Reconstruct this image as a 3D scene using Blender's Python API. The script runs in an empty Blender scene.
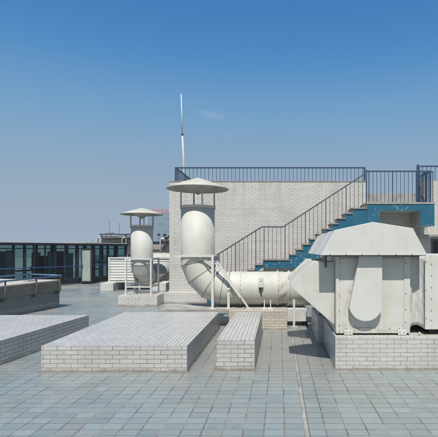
import bpy, math, random
from mathutils import Vector, Matrix
random.seed(7)
sc = bpy.context.scene
col = sc.collection
F = 420.0; VX = 279.0; VY = 249.0; EYE = 1.6
def P(px, py, d): return Vector(((px-VX)*d/F, d, EYE-(py-VY)*d/F))
def XX(px, d): return (px-VX)*d/F
def ZZ(py, d): return EYE-(py-VY)*d/F

# ------------------------------------------------------------------ materials
def new_mat(name):
    m = bpy.data.materials.new(name); m.use_nodes = True
    nt = m.node_tree; b = nt.nodes['Principled BSDF']
    return m, nt, b
def nd(nt, t, **kw):
    n = nt.nodes.new(t)
    for k, v in kw.items(): setattr(n, k, v)
    return n
def noise(nt, vec, scale, detail=4, rough=0.55, dist=0.0):
    n = nd(nt, 'ShaderNodeTexNoise'); n.inputs['Scale'].default_value = scale
    n.inputs['Detail'].default_value = detail; n.inputs['Roughness'].default_value = rough
    n.inputs['Distortion'].default_value = dist
    nt.links.new(vec, n.inputs['Vector']); return n.outputs['Fac']
def ramp(nt, fac, stops):
    r = nd(nt, 'ShaderNodeValToRGB'); e = r.color_ramp.elements
    e[0].position, e[0].color = stops[0][0], (*stops[0][1], 1)
    e[1].position, e[1].color = stops[1][0], (*stops[1][1], 1)
    for p, c in stops[2:]:
        x = e.new(p); x.color = (*c, 1)
    nt.links.new(fac, r.inputs[0]); return r.outputs[0]
def g(v): return (v, v, v)
def mix(nt, fac, a, b, mode='MIX'):
    n = nd(nt, 'ShaderNodeMix', data_type='RGBA', blend_type=mode)
    for s, v in ((0, fac), (6, a), (7, b)):
        if isinstance(v, (int, float)): n.inputs[s].default_value = v
        elif isinstance(v, tuple): n.inputs[s].default_value = (*v, 1)
        else: nt.links.new(v, n.inputs[s])
    return n.outputs[2]
def mth(nt, op, a, b=None, c=None):
    n = nd(nt, 'ShaderNodeMath', operation=op)
    for i, v in enumerate((a, b, c)):
        if v is None: continue
        if isinstance(v, (int, float)): n.inputs[i].default_value = v
        else: nt.links.new(v, n.inputs[i])
    return n.outputs[0]
def pos(nt): return nd(nt, 'ShaderNodeNewGeometry').outputs['Position']
def mapped(nt, vec, s):
    n = nd(nt, 'ShaderNodeMapping'); n.inputs['Scale'].default_value = s
    nt.links.new(vec, n.inputs['Vector']); return n.outputs[0]
def bump(nt, b, h, strength=0.3, dist=0.004):
    n = nd(nt, 'ShaderNodeBump'); n.inputs['Strength'].default_value = strength
    n.inputs['Distance'].default_value = dist
    nt.links.new(h, n.inputs['Height']); nt.links.new(n.outputs[0], b.inputs['Normal'])

def painted(name, c, rough=0.45, dirt=0.35, dirtcol=None, metal=0.0, streak=True, scale=3.0, spots=0.0, spotcol=(0.16,0.07,0.03)):
    m, nt, b = new_mat(name); p = pos(nt)
    d = noise(nt, p, scale, 6, 0.6)
    dc = dirtcol or tuple(x*0.72 for x in c)
    out = mix(nt, mth(nt, 'MULTIPLY', ramp(nt, d, [(0.42, g(0)), (0.72, g(1))]), dirt), c, dc)
    if streak:
        s = noise(nt, mapped(nt, p, (9, 9, 0.7)), 1.6, 5, 0.65)
        out = mix(nt, mth(nt, 'MULTIPLY', ramp(nt, s, [(0.55, g(0)), (0.75, g(1))]), dirt*0.9), out, tuple(x*y for x, y in zip(c, (0.72, 0.66, 0.52))))
    if spots:
        s = noise(nt, p, 22, 4, 0.7)
        s2 = noise(nt, p, 1.7, 2)
        f = mth(nt, 'MULTIPLY', ramp(nt, s, [(0.64, g(0)), (0.7, g(1))]), ramp(nt, s2, [(0.5, g(0)), (0.62, g(1))]))
        out = mix(nt, mth(nt, 'MULTIPLY', f, spots), out, spotcol)
    nt.links.new(out, b.inputs['Base Color'])
    b.inputs['Roughness'].default_value = rough; b.inputs['Metallic'].default_value = metal
    bump(nt, b, noise(nt, p, 1.7, 4, 0.45), 0.22, 0.03)
    return m

def bricktile(name, c1, c2, mortar, w=0.18, h=0.0565, ms=0.0035, rough=0.38, stain=0.4, staincol=(0.3,0.28,0.24), band=None, runoff=None):
    m, nt, b = new_mat(name)
    uv = nd(nt, 'ShaderNodeUVMap').outputs[0]; p = pos(nt)
    wob = nd(nt, 'ShaderNodeTexNoise'); wob.inputs['Scale'].default_value = 5
    nt.links.new(uv, wob.inputs['Vector'])
    off = nd(nt, 'ShaderNodeVectorMath', operation='MULTIPLY_ADD')
    nt.links.new(wob.outputs['Color'], off.inputs[0]); off.inputs[1].default_value = (0.010, 0.006, 0)
    nt.links.new(uv, off.inputs[2])
    t = nd(nt, 'ShaderNodeTexBrick'); t.offset = 0.5
    t.inputs['Scale'].default_value = 1; t.inputs['Brick Width'].default_value = w
    t.inputs['Row Height'].default_value = h; t.inputs['Mortar Size'].default_value = ms
    t.inputs['Mortar Smooth'].default_value = 0.3; t.inputs['Bias'].default_value = 0
    t.inputs['Color1'].default_value = (*c1, 1); t.inputs['Color2'].default_value = (*c2, 1)
    nt.links.new(off.outputs[0], t.inputs['Vector'])
    # grout darkness varies along its length
    gv = ramp(nt, noise(nt, p, 6, 4, 0.6), [(0.40, mortar), (0.68, tuple(0.6*x+0.4*y for x, y in zip(mortar, c1)))])
    nt.links.new(gv, t.inputs['Mortar'])
    out = t.outputs['Color']
    s = ramp(nt, noise(nt, p, 1.3, 7, 0.65), [(0.48, g(0)), (0.75, g(1))])
    out = mix(nt, mth(nt, 'MULTIPLY', s, stain), out, staincol, 'MULTIPLY') if False else mix(nt, mth(nt, 'MULTIPLY', s, stain), out, staincol)
    s3 = ramp(nt, noise(nt, mapped(nt, p, (7, 7, 0.8)), 1.3, 6, 0.7), [(0.56, g(0)), (0.76, g(1))])
    out = mix(nt, mth(nt, 'MULTIPLY', s3, stain*0.7), out, tuple(x*0.7 for x in staincol))
    if runoff:   # soot washed down from the coping, and uneven courses
        z = nd(nt, 'ShaderNodeSeparateXYZ'); nt.links.new(p, z.inputs[0])
        f = mth(nt, 'MINIMUM', mth(nt, 'MAXIMUM', mth(nt, 'DIVIDE', mth(nt, 'SUBTRACT', z.outputs[2], runoff-1.3), 1.3), 0.0), 1.0)
        s4 = ramp(nt, noise(nt, mapped(nt, p, (6, 6, 0.35)), 1.5, 6, 0.7), [(0.48, g(0)), (0.68, g(1))])
        out = mix(nt, mth(nt, 'MULTIPLY', mth(nt, 'MULTIPLY', f, f), mth(nt, 'MULTIPLY', s4, 0.55)), out, (0.24, 0.22, 0.19))
        s5 = ramp(nt, noise(nt, mapped(nt, p, (0.9, 0.9, 16)), 1.0, 5, 0.65), [(0.56, g(0)), (0.68, g(1))])
        out = mix(nt, mth(nt, 'MULTIPLY', s5, 0.35), out, (0.30, 0.28, 0.25))
    if band:   # dirt splashed up from the ground
        z = nd(nt, 'ShaderNodeSeparateXYZ'); nt.links.new(p, z.inputs[0])
        zz = mth(nt, 'ADD', z.outputs[2], mth(nt, 'MULTIPLY', noise(nt, p, 5, 4), band))
        f = ramp(nt, zz, [(band*0.55, g(0.75)), (band*1.0, g(0))])
        out = mix(nt, f, out, (0.17, 0.15, 0.12))
    nt.links.new(out, b.inputs['Base Color'])
    b.inputs['Roughness'].default_value = rough
    ch = ramp(nt, noise(nt, p, 30, 6, 0.8), [(0.66, g(0)), (0.70, g(1))])
    out2 = mix(nt, mth(nt, 'MULTIPLY', ch, 0.5), out, (0.20, 0.18, 0.155))
    nt.links.new(out2, b.inputs['Base Color'])
    hgt = mth(nt, 'SUBTRACT', 1.0, t.outputs['Fac'])
    bump(nt, b, hgt, 0.55, 0.003)
    return m

M = {}
M['duct'] = painted('cream duct paint', (0.525, 0.515, 0.46), 0.6, 0.5, spots=0.45)
M['duct_far'] = painted('grey white duct paint', (0.51, 0.505, 0.47), 0.6, 0.4)
M['cabinet'] = painted('off white sheet metal', (0.58, 0.57, 0.53), 0.5, 0.55, dirtcol=(0.47, 0.44, 0.36), spots=0.7)
m = M['cabinet']; nt = m.node_tree; b = nt.nodes['Principled BSDF']; p = pos(nt)
old = b.inputs['Base Color'].links[0].from_socket
sx_ = nd(nt, 'ShaderNodeSeparateXYZ'); nt.links.new(p, sx_.inputs[0])
def clamp01(v): return mth(nt, 'MINIMUM', mth(nt, 'MAXIMUM', v, 0.0), 1.0)
def near(v, c_, hw): return clamp01(mth(nt, 'SUBTRACT', 1.0, mth(nt, 'DIVIDE', mth(nt, 'ABSOLUTE', mth(nt, 'SUBTRACT', v, c_)), hw)))
nz_ = noise(nt, p, 12, 6, 0.7)
e_ = mth(nt, 'SUBTRACT', sx_.outputs[0], mth(nt, 'MULTIPLY', sx_.outputs[2], 0.211))
f_ = mth(nt, 'MULTIPLY', mth(nt, 'MULTIPLY', near(e_, 0.736, 0.035), near(sx_.outputs[2], 0.98, 0.34)), ramp(nt, nz_, [(0.40, g(0)), (0.62, g(1))]))
c_ = mix(nt, mth(nt, 'MULTIPLY', f_, 0.9), old, (0.30, 0.17, 0.08))         # rust weeping at the guard's edge
f_ = mth(nt, 'MULTIPLY', mth(nt, 'MULTIPLY', near(sx_.outputs[0], 1.41, 0.10), near(sx_.outputs[2], 0.80, 0.36)), mth(nt, 'MULTIPLY', nz_, 0.8))
c_ = mix(nt, f_, c_, (0.42, 0.37, 0.22))
nz2_ = noise(nt, mapped(nt, p, (4, 4, 1.2)), 2.2, 7, 0.7)
f_ = mth(nt, 'MULTIPLY', near(sx_.outputs[2], 0.44, 0.22), ramp(nt, nz2_, [(0.42, g(0)), (0.62, g(1))]))
c_ = mix(nt, mth(nt, 'MULTIPLY', f_, 0.6), c_, (0.27, 0.23, 0.17))           # grime along the foot
nt.links.new(c_, b.inputs['Base Color'])
M['hood'] = painted('hood paint', (0.58, 0.575, 0.54), 0.55, 0.4, dirtcol=(0.49, 0.47, 0.40), spots=0.3)
M['fabric'] = painted('flexible sleeve cloth', (0.50, 0.485, 0.42), 0.8, 0.5)
M['connector'] = painted('flexible connector cloth', (0.53, 0.525, 0.49), 0.7, 0.5)
M['cap_metal'] = painted('weathered cap metal', (0.50, 0.475, 0.40), 0.6, 0.5)
M['seam'] = painted('seam sealant', (0.16, 0.14, 0.11), 0.8, 0.4, streak=False)
M['white_steel'] = painted('white steel', (0.60, 0.60, 0.55), 0.55, 0.4, spots=0.6)
M['grey_steel'] = painted('grey steel', (0.085, 0.09, 0.105), 0.5, 0.4, streak=False)
M['blue_steel'] = painted('blue grey railing paint', (0.035, 0.065, 0.12), 0.45, 0.3, streak=False)
M['blue_rail'] = painted('light blue handrail', (0.09, 0.17, 0.30), 0.3, 0.3, streak=False)
M['dark'] = painted('black rubber', (0.025, 0.026, 0.028), 0.6, 0.3, streak=False)
M['soffit_shade'] = painted('dark underside shade', (0.07, 0.065, 0.055), 0.8, 0.5, streak=False)  # near-black colour that paints in the shade beneath the hood
M['doorleaf'] = painted('pale greenish door', (0.36, 0.41, 0.37), 0.5, 0.7, (0.2, 0.25, 0.23), scale=2)
M['bolt'] = painted('rusty bolt', (0.13, 0.10, 0.08), 0.7, 0.4, streak=False)
M['concrete'] = painted('weathered concrete', (0.36, 0.35, 0.32), 0.85, 0.7, (0.17, 0.16, 0.145), scale=4)
M['beige'] = painted('beige render', (0.50, 0.47, 0.40), 0.8, 0.5, (0.3, 0.27, 0.22))
M['strip'] = painted('worn cement strip', (0.25, 0.245, 0.225), 0.85, 0.9, (0.17, 0.19, 0.20), scale=5, streak=False)
M['darkconc'] = painted('dirty dark concrete', (0.15, 0.14, 0.125), 0.85, 0.7, (0.08, 0.075, 0.07))
M['white_conc'] = painted('white painted concrete', (0.55, 0.55, 0.53), 0.7, 0.6, (0.34, 0.33, 0.3))
M['tread'] = painted('stone stair tread', (0.30, 0.27, 0.24), 0.75, 0.6, (0.13, 0.11, 0.1))
M['tile'] = bricktile('white facade tile', (0.50, 0.49, 0.46), (0.45, 0.44, 0.412), (0.07, 0.065, 0.06), stain=0.45, band=0.10)
M['plinthtile'] = bricktile('cream facade tile', (0.53, 0.525, 0.49), (0.485, 0.48, 0.445), (0.17, 0.155, 0.135), stain=0.42, band=0.06)
M['piertile'] = bricktile('yellowed facade tile', (0.55, 0.50, 0.42), (0.46, 0.42, 0.35), (0.17, 0.13, 0.1), stain=0.4, band=0.05)
M['walltile'] = bricktile('building facade tile', (0.585, 0.57, 0.535), (0.535, 0.52, 0.485), (0.22, 0.20, 0.18), w=0.20, h=0.06, ms=0.004, stain=0.35, runoff=3.6, staincol=(0.30, 0.27, 0.24), band=0.12)
M['greentile'] = bricktile('grey green tile', (0.17, 0.20, 0.20), (0.155, 0.18, 0.185), (0.10, 0.11, 0.11), stain=0.5, staincol=(0.10, 0.10, 0.09), band=0.1)

# blue stair paint, flaking to white
m, nt, b = new_mat('flaking blue paint'); p = pos(nt)
n1 = noise(nt, p, 13, 9, 0.78, 0.4); n2 = noise(nt, p, 1.9, 3)
f = mth(nt, 'MULTIPLY', ramp(nt, n1, [(0.55, g(0)), (0.60, g(1))]), ramp(nt, n2, [(0.42, g(0)), (0.58, g(1))]))
basec = mix(nt, noise(nt, p, 3, 5), (0.006, 0.085, 0.145), (0.014, 0.125, 0.20))
nt.links.new(mix(nt, mth(nt, 'MULTIPLY', f, 0.75), basec, (0.30, 0.37, 0.37)), b.inputs['Base Color'])
b.inputs['Roughness'].default_value = 0.5
M['blue'] = m

# roof paving
m, nt, b = new_mat('blue grey roof tiles'); p = pos(nt)
wn = nd(nt, 'ShaderNodeTexNoise'); wn.inputs['Scale'].default_value = 3.5; wn.inputs['Detail'].default_value = 5
nt.links.new(p, wn.inputs['Vector'])
off = nd(nt, 'ShaderNodeVectorMath', operation='MULTIPLY_ADD'); off.inputs[1].default_value = (0.022, 0.014, 0)
nt.links.new(wn.outputs['Color'], off.inputs[0]); nt.links.new(p, off.inputs[2])
sp = nd(nt, 'ShaderNodeSeparateXYZ'); nt.links.new(off.outputs[0], sp.inputs[0])
TW, TH = 0.1815, 0.127
u = mth(nt, 'DIVIDE', mth(nt, 'ADD', sp.outputs[0], 0.122+60*TW), TW)
v = mth(nt, 'DIVIDE', mth(nt, 'ADD', sp.outputs[1], 3.0), TH)
def edge(x, period):   # distance in metres to the nearest joint
    fr = mth(nt, 'FRACT', x)
    return mth(nt, 'MULTIPLY', mth(nt, 'MINIMUM', fr, mth(nt, 'SUBTRACT', 1.0, fr)), period)
eu, ev = edge(u, TW), edge(v, TH)
ju = mth(nt, 'SUBTRACT', 1.0, mth(nt, 'MULTIPLY', mth(nt, 'SUBTRACT', eu, 0.0045), 220.0)); ju = mth(nt, 'MINIMUM', mth(nt, 'MAXIMUM', ju, 0.0), 1.0)
jv = mth(nt, 'SUBTRACT', 1.0, mth(nt, 'MULTIPLY', mth(nt, 'SUBTRACT', ev, 0.0022), 300.0)); jv = mth(nt, 'MINIMUM', mth(nt, 'MAXIMUM', jv, 0.0), 1.0)
cb = nd(nt, 'ShaderNodeCombineXYZ'); nt.links.new(mth(nt, 'FLOOR', u), cb.inputs[0]); nt.links.new(mth(nt, 'FLOOR', v), cb.inputs[1])
wh = nd(nt, 'ShaderNodeTexWhiteNoise', noise_dimensions='2D'); nt.links.new(cb.outputs[0], wh.inputs['Vector'])
tilec = mix(nt, wh.outputs['Value'], (0.19, 0.232, 0.225), (0.275, 0.312, 0.298))
big = ramp(nt, noise(nt, p, 0.42, 5, 0.6), [(0.38, g(0)), (0.62, g(1))])
tilec = mix(nt, mth(nt, 'MULTIPLY', big, 0.6), tilec, (0.215, 0.265, 0.285))          # bluer stretches
gs = ramp(nt, noise(nt, p, 1.15, 8, 0.7), [(0.44, g(0)), (0.66, g(1))])
tilec = mix(nt, mth(nt, 'MULTIPLY', gs, 0.8), tilec, (0.265, 0.258, 0.235))             # worn cement film
sxy = nd(nt, 'ShaderNodeSeparateXYZ'); nt.links.new(p, sxy.inputs[0])
def bandf(x, c_, hw, soft):
    return mth(nt, 'MINIMUM', mth(nt, 'MAXIMUM', mth(nt, 'DIVIDE', mth(nt, 'SUBTRACT', hw, mth(nt, 'ABSOLUTE', mth(nt, 'SUBTRACT', x, c_))), soft), 0.0), 1.0)
zone = mth(nt, 'MULTIPLY', bandf(sxy.outputs[0], 0.0, 1.9, 0.8), bandf(sxy.outputs[1], 7.3, 2.7, 1.2))
zone = mth(nt, 'MULTIPLY', zone, ramp(nt, noise(nt, p, 2.1, 7, 0.7), [(0.30, g(0.35)), (0.6, g(1))]))
tilec = mix(nt, mth(nt, 'MULTIPLY', zone, 0.8), tilec, (0.26, 0.253, 0.232))
sm = ramp(nt, noise(nt, p, 14, 6, 0.7), [(0.5, g(0)), (0.8, g(1))])
tilec = mix(nt, mth(nt, 'MULTIPLY', sm, 0.45), tilec, (0.14, 0.145, 0.14))
jn = noise(nt, mapped(nt, p, (3.5, 3.5, 1)), 1.0, 8, 0.75)
jcu = ramp(nt, jn, [(0.36, (0.055, 0.045, 0.037)), (0.47, (0.155, 0.13, 0.105)), (0.56, (0.26, 0.225, 0.185)), (0.68, (0.37, 0.34, 0.295))])
jcv = ramp(nt, noise(nt, p, 3.5, 5, 0.65), [(0.40, (0.03, 0.028, 0.026)), (0.55, (0.11, 0.10, 0.09)), (0.72, (0.22, 0.215, 0.20))])
c = mix(nt, mth(nt, 'MULTIPLY', jv, 0.8), tilec, jcv)
c = mix(nt, mth(nt, 'MULTIPLY', ju, 0.9), c, jcu)
wj = mth(nt, 'MULTIPLY', bandf(sp.outputs[0], 0.255, 0.017, 0.004), 0.85)      # wide expansion joint
c = mix(nt, wj, c, ramp(nt, jn, [(0.38, (0.20, 0.185, 0.16)), (0.6, (0.42, 0.395, 0.35))]))
wj2 = mth(nt, 'MULTIPLY', bandf(sp.outputs[0], 0.277, 0.005, 0.002), 0.8)
c = mix(nt, wj2, c, (0.06, 0.055, 0.05))
nt.links.new(c, b.inputs['Base Color'])
rr = mth(nt, 'ADD', 0.28, mth(nt, 'MULTIPLY', gs, 0.3)); nt.links.new(rr, b.inputs['Roughness'])
st1 = ramp(nt, noise(nt, p, 2.6, 9, 0.78, 0.5), [(0.56, g(0)), (0.66, g(1))])
c = mix(nt, mth(nt, 'MULTIPLY', st1, 0.38), c, (0.13, 0.125, 0.11))
vor = nd(nt, 'ShaderNodeTexVoronoi'); vor.inputs['Scale'].default_value = 9.0; nt.links.new(p, vor.inputs['Vector'])
spk = ramp(nt, vor.outputs['Distance'], [(0.035, g(1)), (0.075, g(0))])
c = mix(nt, mth(nt, 'MULTIPLY', spk, mth(nt, 'MULTIPLY', ramp(nt, noise(nt, p, 1.9, 2), [(0.5, g(0)), (0.6, g(1))]), 0.7)), c, (0.42, 0.41, 0.38))
nt.links.new(c, b.inputs['Base Color'])
hh = mth(nt, 'SUBTRACT', mth(nt, 'MULTIPLY', wh.outputs['Value'], 0.25), mth(nt, 'MAXIMUM', ju, jv))
bump(nt, b, hh, 0.5, 0.003)
M['floor'] = m

def glass(name, tint, rough=0.03, alpha_mix=0.55):
    m, nt, b = new_mat(name)
    tr = nd(nt, 'ShaderNodeBsdfTransparent'); tr.inputs[0].default_value = (*tint, 1)
    gl = nd(nt, 'ShaderNodeBsdfGlossy'); gl.inputs['Roughness'].default_value = rough
    gl.inputs[0].default_value = (0.8, 0.9, 0.95, 1)
    fr = nd(nt, 'ShaderNodeFresnel'); fr.inputs[0].default_value = 1.5
    mx = nd(nt, 'ShaderNodeMixShader'); nt.links.new(fr.outputs[0], mx.inputs[0])
    nt.links.new(tr.outputs[0], mx.inputs[1]); nt.links.new(gl.outputs[0], mx.inputs[2])
    nt.links.new(mx.outputs[0], nt.nodes['Material Output'].inputs[0])
    return m
M['glass'] = glass('tinted glass', (0.40, 0.52, 0.53))
M['glass_back'] = glass('pale tinted glass', (0.5, 0.62, 0.62))
M['frame'] = painted('dark navy frame', (0.012, 0.017, 0.026), 0.6, 0.3, streak=False)
M['paleinner'] = painted('pale green partition', (0.45, 0.55, 0.50), 0.7, 0.3, streak=False)
M['redsign'] = painted('red letters', (0.62, 0.10, 0.14), 0.5, 0.1, streak=False)
M['tank'] = painted('dirty fibreglass tank', (0.17, 0.165, 0.15), 0.7, 0.7, (0.09, 0.085, 0.08), scale=2)
m, nt, b = new_mat('curtain wall'); uv = nd(nt, 'ShaderNodeUVMap').outputs[0]
t = nd(nt, 'ShaderNodeTexBrick'); t.offset = 0
t.inputs['Scale'].default_value = 1; t.inputs['Brick Width'].default_value = 1.6; t.inputs['Row Height'].default_value = 3.4
t.inputs['Mortar Size'].default_value = 0.16; t.inputs['Color1'].default_value = (0.13, 0.21, 0.29, 1); t.inputs['Color2'].default_value = (0.16, 0.25, 0.31, 1)
t.inputs['Mortar'].default_value = (0.30, 0.31, 0.33, 1); nt.links.new(uv, t.inputs['Vector']); nt.links.new(t.outputs[0], b.inputs['Base Color'])  # wall colours kept pale to add distance haze to the tower
b.inputs['Roughness'].default_value = 0.15
M['tower'] = m
m, nt, b = new_mat('distant city ground'); p = pos(nt)
nt.links.new(ramp(nt, noise(nt, p, 0.02, 8, 0.7), [(0.4, (0.10, 0.13, 0.08)), (0.6, (0.22, 0.21, 0.2))]), b.inputs['Base Color']); b.inputs['Roughness'].default_value = 0.9
M['city'] = m

# ------------------------------------------------------------------ geometry helpers
class MB:
    def __init__(s): s.v = []; s.f = []; s.sm = []
    def add(s, vs, fs, smooth=False):
        o = len(s.v); s.v += [Vector(x) for x in vs]
        s.f += [tuple(o+i for i in f) for f in fs]; s.sm += [smooth]*len(fs); return s
    def box(s, x0, x1, y0, y1, z0, z1):
        v = [(x, y, z) for z in (z0, z1) for y in (y0, y1) for x in (x0, x1)]
        return s.add(v, [(0,2,3,1), (4,5,7,6), (0,1,5,4), (2,6,7,3), (0,4,6,2), (1,3,7,5)])
    def bar(s, a, b, w, h=None, up=(0,0,1)):
        a, b = Vector(a), Vector(b); h = h or w; t = (b-a).normalized(); up = Vector(up)
        if abs(t.dot(up)) > 0.98: up = Vector((0,1,0))
        x = t.cross(up).normalized(); y = x.cross(t).normalized()
        v = [q + x*i*w/2 + y*j*h/2 for q in (a, b) for j in (-1, 1) for i in (-1, 1)]
        return s.add(v, [(0,2,3,1), (4,5,7,6), (0,1,5,4), (2,6,7,3), (0,4,6,2), (1,3,7,5)])
    def tube(s, pts, r, n=10, cap=True, rs=None):
        pts = [Vector(q) for q in pts]; rings = []
        for i, q in enumerate(pts):
            t = (pts[min(i+1, len(pts)-1)] - pts[max(i-1, 0)]).normalized()
            up = Vector((0,0,1)) if abs(t.z) < 0.95 else Vector((0,1,0))
            x = t.cross(up).normalized(); y = x.cross(t).normalized()
            rr = rs[i] if rs else r
            rings.append([q + (x*math.cos(2*math.pi*k/n) + y*math.sin(2*math.pi*k/n))*rr for k in range(n)])
        v = [w for ring in rings for w in ring]; f = []
        for i in range(len(pts)-1):
            for k in range(n):
                f.append((i*n+k, i*n+(k+1) % n, (i+1)*n+(k+1) % n, (i+1)*n+k))
        s.add(v, f, True)
        if cap:
            o = len(s.v)-len(v)
            s.f += [tuple(o+k for k in range(n))[::-1], tuple(o+(len(pts)-1)*n+k for k in range(n))]; s.sm += [False, False]
        return s
    def lathe(s, c, prof, n=48, a0=0.0, smooth=True):   # prof: (radius, z) list about the vertical axis at c
        v = []; f = []
        for r, z in prof:
            for k in range(n):
                a = a0+2*math.pi*k/n; v.append((c[0]+r*math.cos(a), c[1]+r*math.sin(a), z))
        for i in range(len(prof)-1):
            for k in range(n):
                f.append((i*n+k, i*n+(k+1) % n, (i+1)*n+(k+1) % n, (i+1)*n+k))
        return s.add(v, f, smooth)
    def prism_y(s, poly, y0, y1):    # poly of (x,z) extruded along y
        n = len(poly); v = [(x, y0, z) for x, z in poly] + [(x, y1, z) for x, z in poly]
        f = [tuple(range(n)), tuple(range(2*n-1, n-1, -1))]
        for k in range(n): f.append((k, n+k, n+(k+1) % n, (k+1) % n))
        return s.add(v, f)
    def prism_z(s, poly, z0, z1):
        n = len(poly); v = [(x, y, z0) for x, y in poly] + [(x, y, z1) for x, y in poly]
        f = [tuple(range(n))[::-1], tuple(range(n, 2*n))]
        for k in range(n): f.append((k, (k+1) % n, n+(k+1) % n, n+k))
        return s.add(v, f)
    def build(s, name, mat, parent=None, bevel=0.0, uvrot=0.0):
        lo = Vector((min(v.x for v in s.v), min(v.y for v in s.v), min(v.z for v in s.v)))
        hi = Vector((max(v.x for v in s.v), max(v.y for v in s.v), max(v.z for v in s.v)))
        o = Vector(((lo.x+hi.x)/2, (lo.y+hi.y)/2, lo.z))
        me = bpy.data.meshes.new(name)
        me.from_pydata([v-o for v in s.v], [], s.f); me.update()
        import bmesh
        bm = bmesh.new(); bm.from_mesh(me); bmesh.ops.recalc_face_normals(bm, faces=bm.faces); bm.to_mesh(me); bm.free()
        me.polygons.foreach_set('use_smooth', s.sm)
        uvl = me.uv_layers.new(name='UVMap'); cr, sr = math.cos(uvrot), math.sin(uvrot)
        for p in me.polygons:
            n = p.normal
            for li in p.loop_indices:
                w = me.vertices[me.loops[li].vertex_index].co + o
                x, y, z = w.x*cr+w.y*sr, -w.x*sr+w.y*cr, w.z
                if abs(n.z) > 0.6: q = (y, x)
                elif abs(n.y*cr-n.x*sr) > abs(n.x*cr+n.y*sr): q = (x, z)
                else: q = (y, z)
                uvl.data[li].uv = q
        me.materials.append(M[mat] if isinstance(mat, str) else mat)
        ob = bpy.data.objects.new(name, me); col.objects.link(ob)
        if parent is not None:
            ob.parent = parent; ob.location = o - Vector(parent['_w'])
        else: ob.location = o
        ob['_w'] = tuple(o)
        if bevel:
            md = ob.modifiers.new('bevel', 'BEVEL'); md.width = bevel; md.segments = 2; md.limit_method = 'ANGLE'
        return ob
def tag(o, label, cat, group=None, kind=None):
    if kind: o['kind'] = kind
    if label: o['label'] = label
    if cat: o['category'] = cat
    if group: o['group'] = group
    return o
def thing(name, loc, label, cat, group=None):
    o = bpy.data.objects.new(name, None); o.empty_display_size = 0.2; col.objects.link(o); o.location = loc
    o['_w'] = tuple(loc); return tag(o, label, cat, group)
def repeat(ob, parent, world):          # copy of a part at another place
    c = ob.copy(); col.objects.link(c); c.parent = parent
    c.location = Vector(world) - (Vector(parent['_w']) if parent else Vector()); return c

# ------------------------------------------------------------------ ground
tag(MB().box(-34, 30, -14, 34, -0.3, 0).build('roof_floor', 'floor'), None, None, kind='structure')
tag(MB().add([(-3000,-3000,-32), (3000,-3000,-32), (3000,6000,-32), (-3000,6000,-32)], [(0,1,2,3)]).build('city_ground', 'city'), None, None, kind='structure')
tag(MB().box(-9.3, -4.2, 12.9, 13.75, 0.0, 0.006).build('pavement', 'strip'), None, None, kind='structure')
tag(MB().box(-9.6, -5.3, 17.0, 17.7, 0.0, 0.006).build('path', 'strip'), None, None, kind='structure')

# ------------------------------------------------------------------ tiled blocks
def blockbox(x0, x1, y0, y1, h): return MB().box(x0, x1, y0, y1, 0, h)
H1 = 0.339
tag(blockbox(-3.092, -1.196, 5.46, 8.41, H1).build('tiled_block', 'tile', bevel=0.004), 'wide low block clad in white brick tiles, the largest of the three, in the centre', 'tiled block', 'low white tiled blocks on the roof terrace')
tag(blockbox(-0.827, -0.322, 5.54, 8.03, 0.3955).build('tiled_block', 'tile', bevel=0.004), 'narrow long block of white brick tiles with dark right flank, right of the widest one', 'tiled block', 'low white tiled blocks on the roof terrace')
a = 0.0905; y0, y1 = 3.6, 8.0
pr = [(-3.62+(y0-8.0)*a, y0), (-3.62, y1), (-6.3, y1), (-6.3+(y0-8.0)*a, y0)]
tag(MB().prism_z(pr, 0, 0.342).build('tiled_block', 'tile', bevel=0.004, uvrot=-0.09), 'low white tiled block cut off by the left edge, its dark flank facing right', 'tiled block', 'low white tiled blocks on the roof terrace')

M['fillet'] = painted('dirty mortar fillet', (0.20, 0.18, 0.15), 0.9, 0.9, (0.07, 0.062, 0.05), scale=9, streak=False)
def fillet(par, poly, w_, h=0.007):
    c_ = Vector((sum(q[0] for q in poly)/len(poly), sum(q[1] for q in poly)/len(poly)))
    n_ = len(poly); m_ = MB(); out_ = []
    for q in poly:
        d_ = Vector(q)-c_; out_.append((q[0]+math.copysign(w_, d_.x), q[1]+math.copysign(w_, d_.y)))
    for k in range(n_):
        a_, b_ = poly[k], poly[(k+1) % n_]; e_, f_ = out_[k], out_[(k+1) % n_]; seg = max(2, int((Vector(b_)-Vector(a_)).length/0.12)); pr_ = None
        for i_ in range(seg+1):
            t_ = i_/seg; i0 = Vector(a_).lerp(Vector(b_), t_); o0 = Vector(e_).lerp(Vector(f_), t_); o0 = i0.lerp(o0, random.uniform(0.55, 1.0) if 0 < i_ < seg else 1.0)
            cur_ = (i0, o0)
            if pr_: m_.add([(pr_[0].x, pr_[0].y, h), (cur_[0].x, cur_[0].y, h), (cur_[1].x, cur_[1].y, 0.001), (pr_[1].x, pr_[1].y, 0.001)], [(0, 1, 2, 3)])
            pr_ = cur_
    return m_.build('mortar_fillet', 'fillet', par)
tb = [o_ for o_ in bpy.data.objects if o_.name.startswith('tiled_block')]
fillet(tb[0], [(-3.092, 5.46), (-1.196, 5.46), (-1.196, 8.41), (-3.092, 8.41)], 0.035)
fillet(tb[1], [(-0.827, 5.54), (-0.322, 5.54), (-0.322, 8.03), (-0.827, 8.03)], 0.03)
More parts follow.
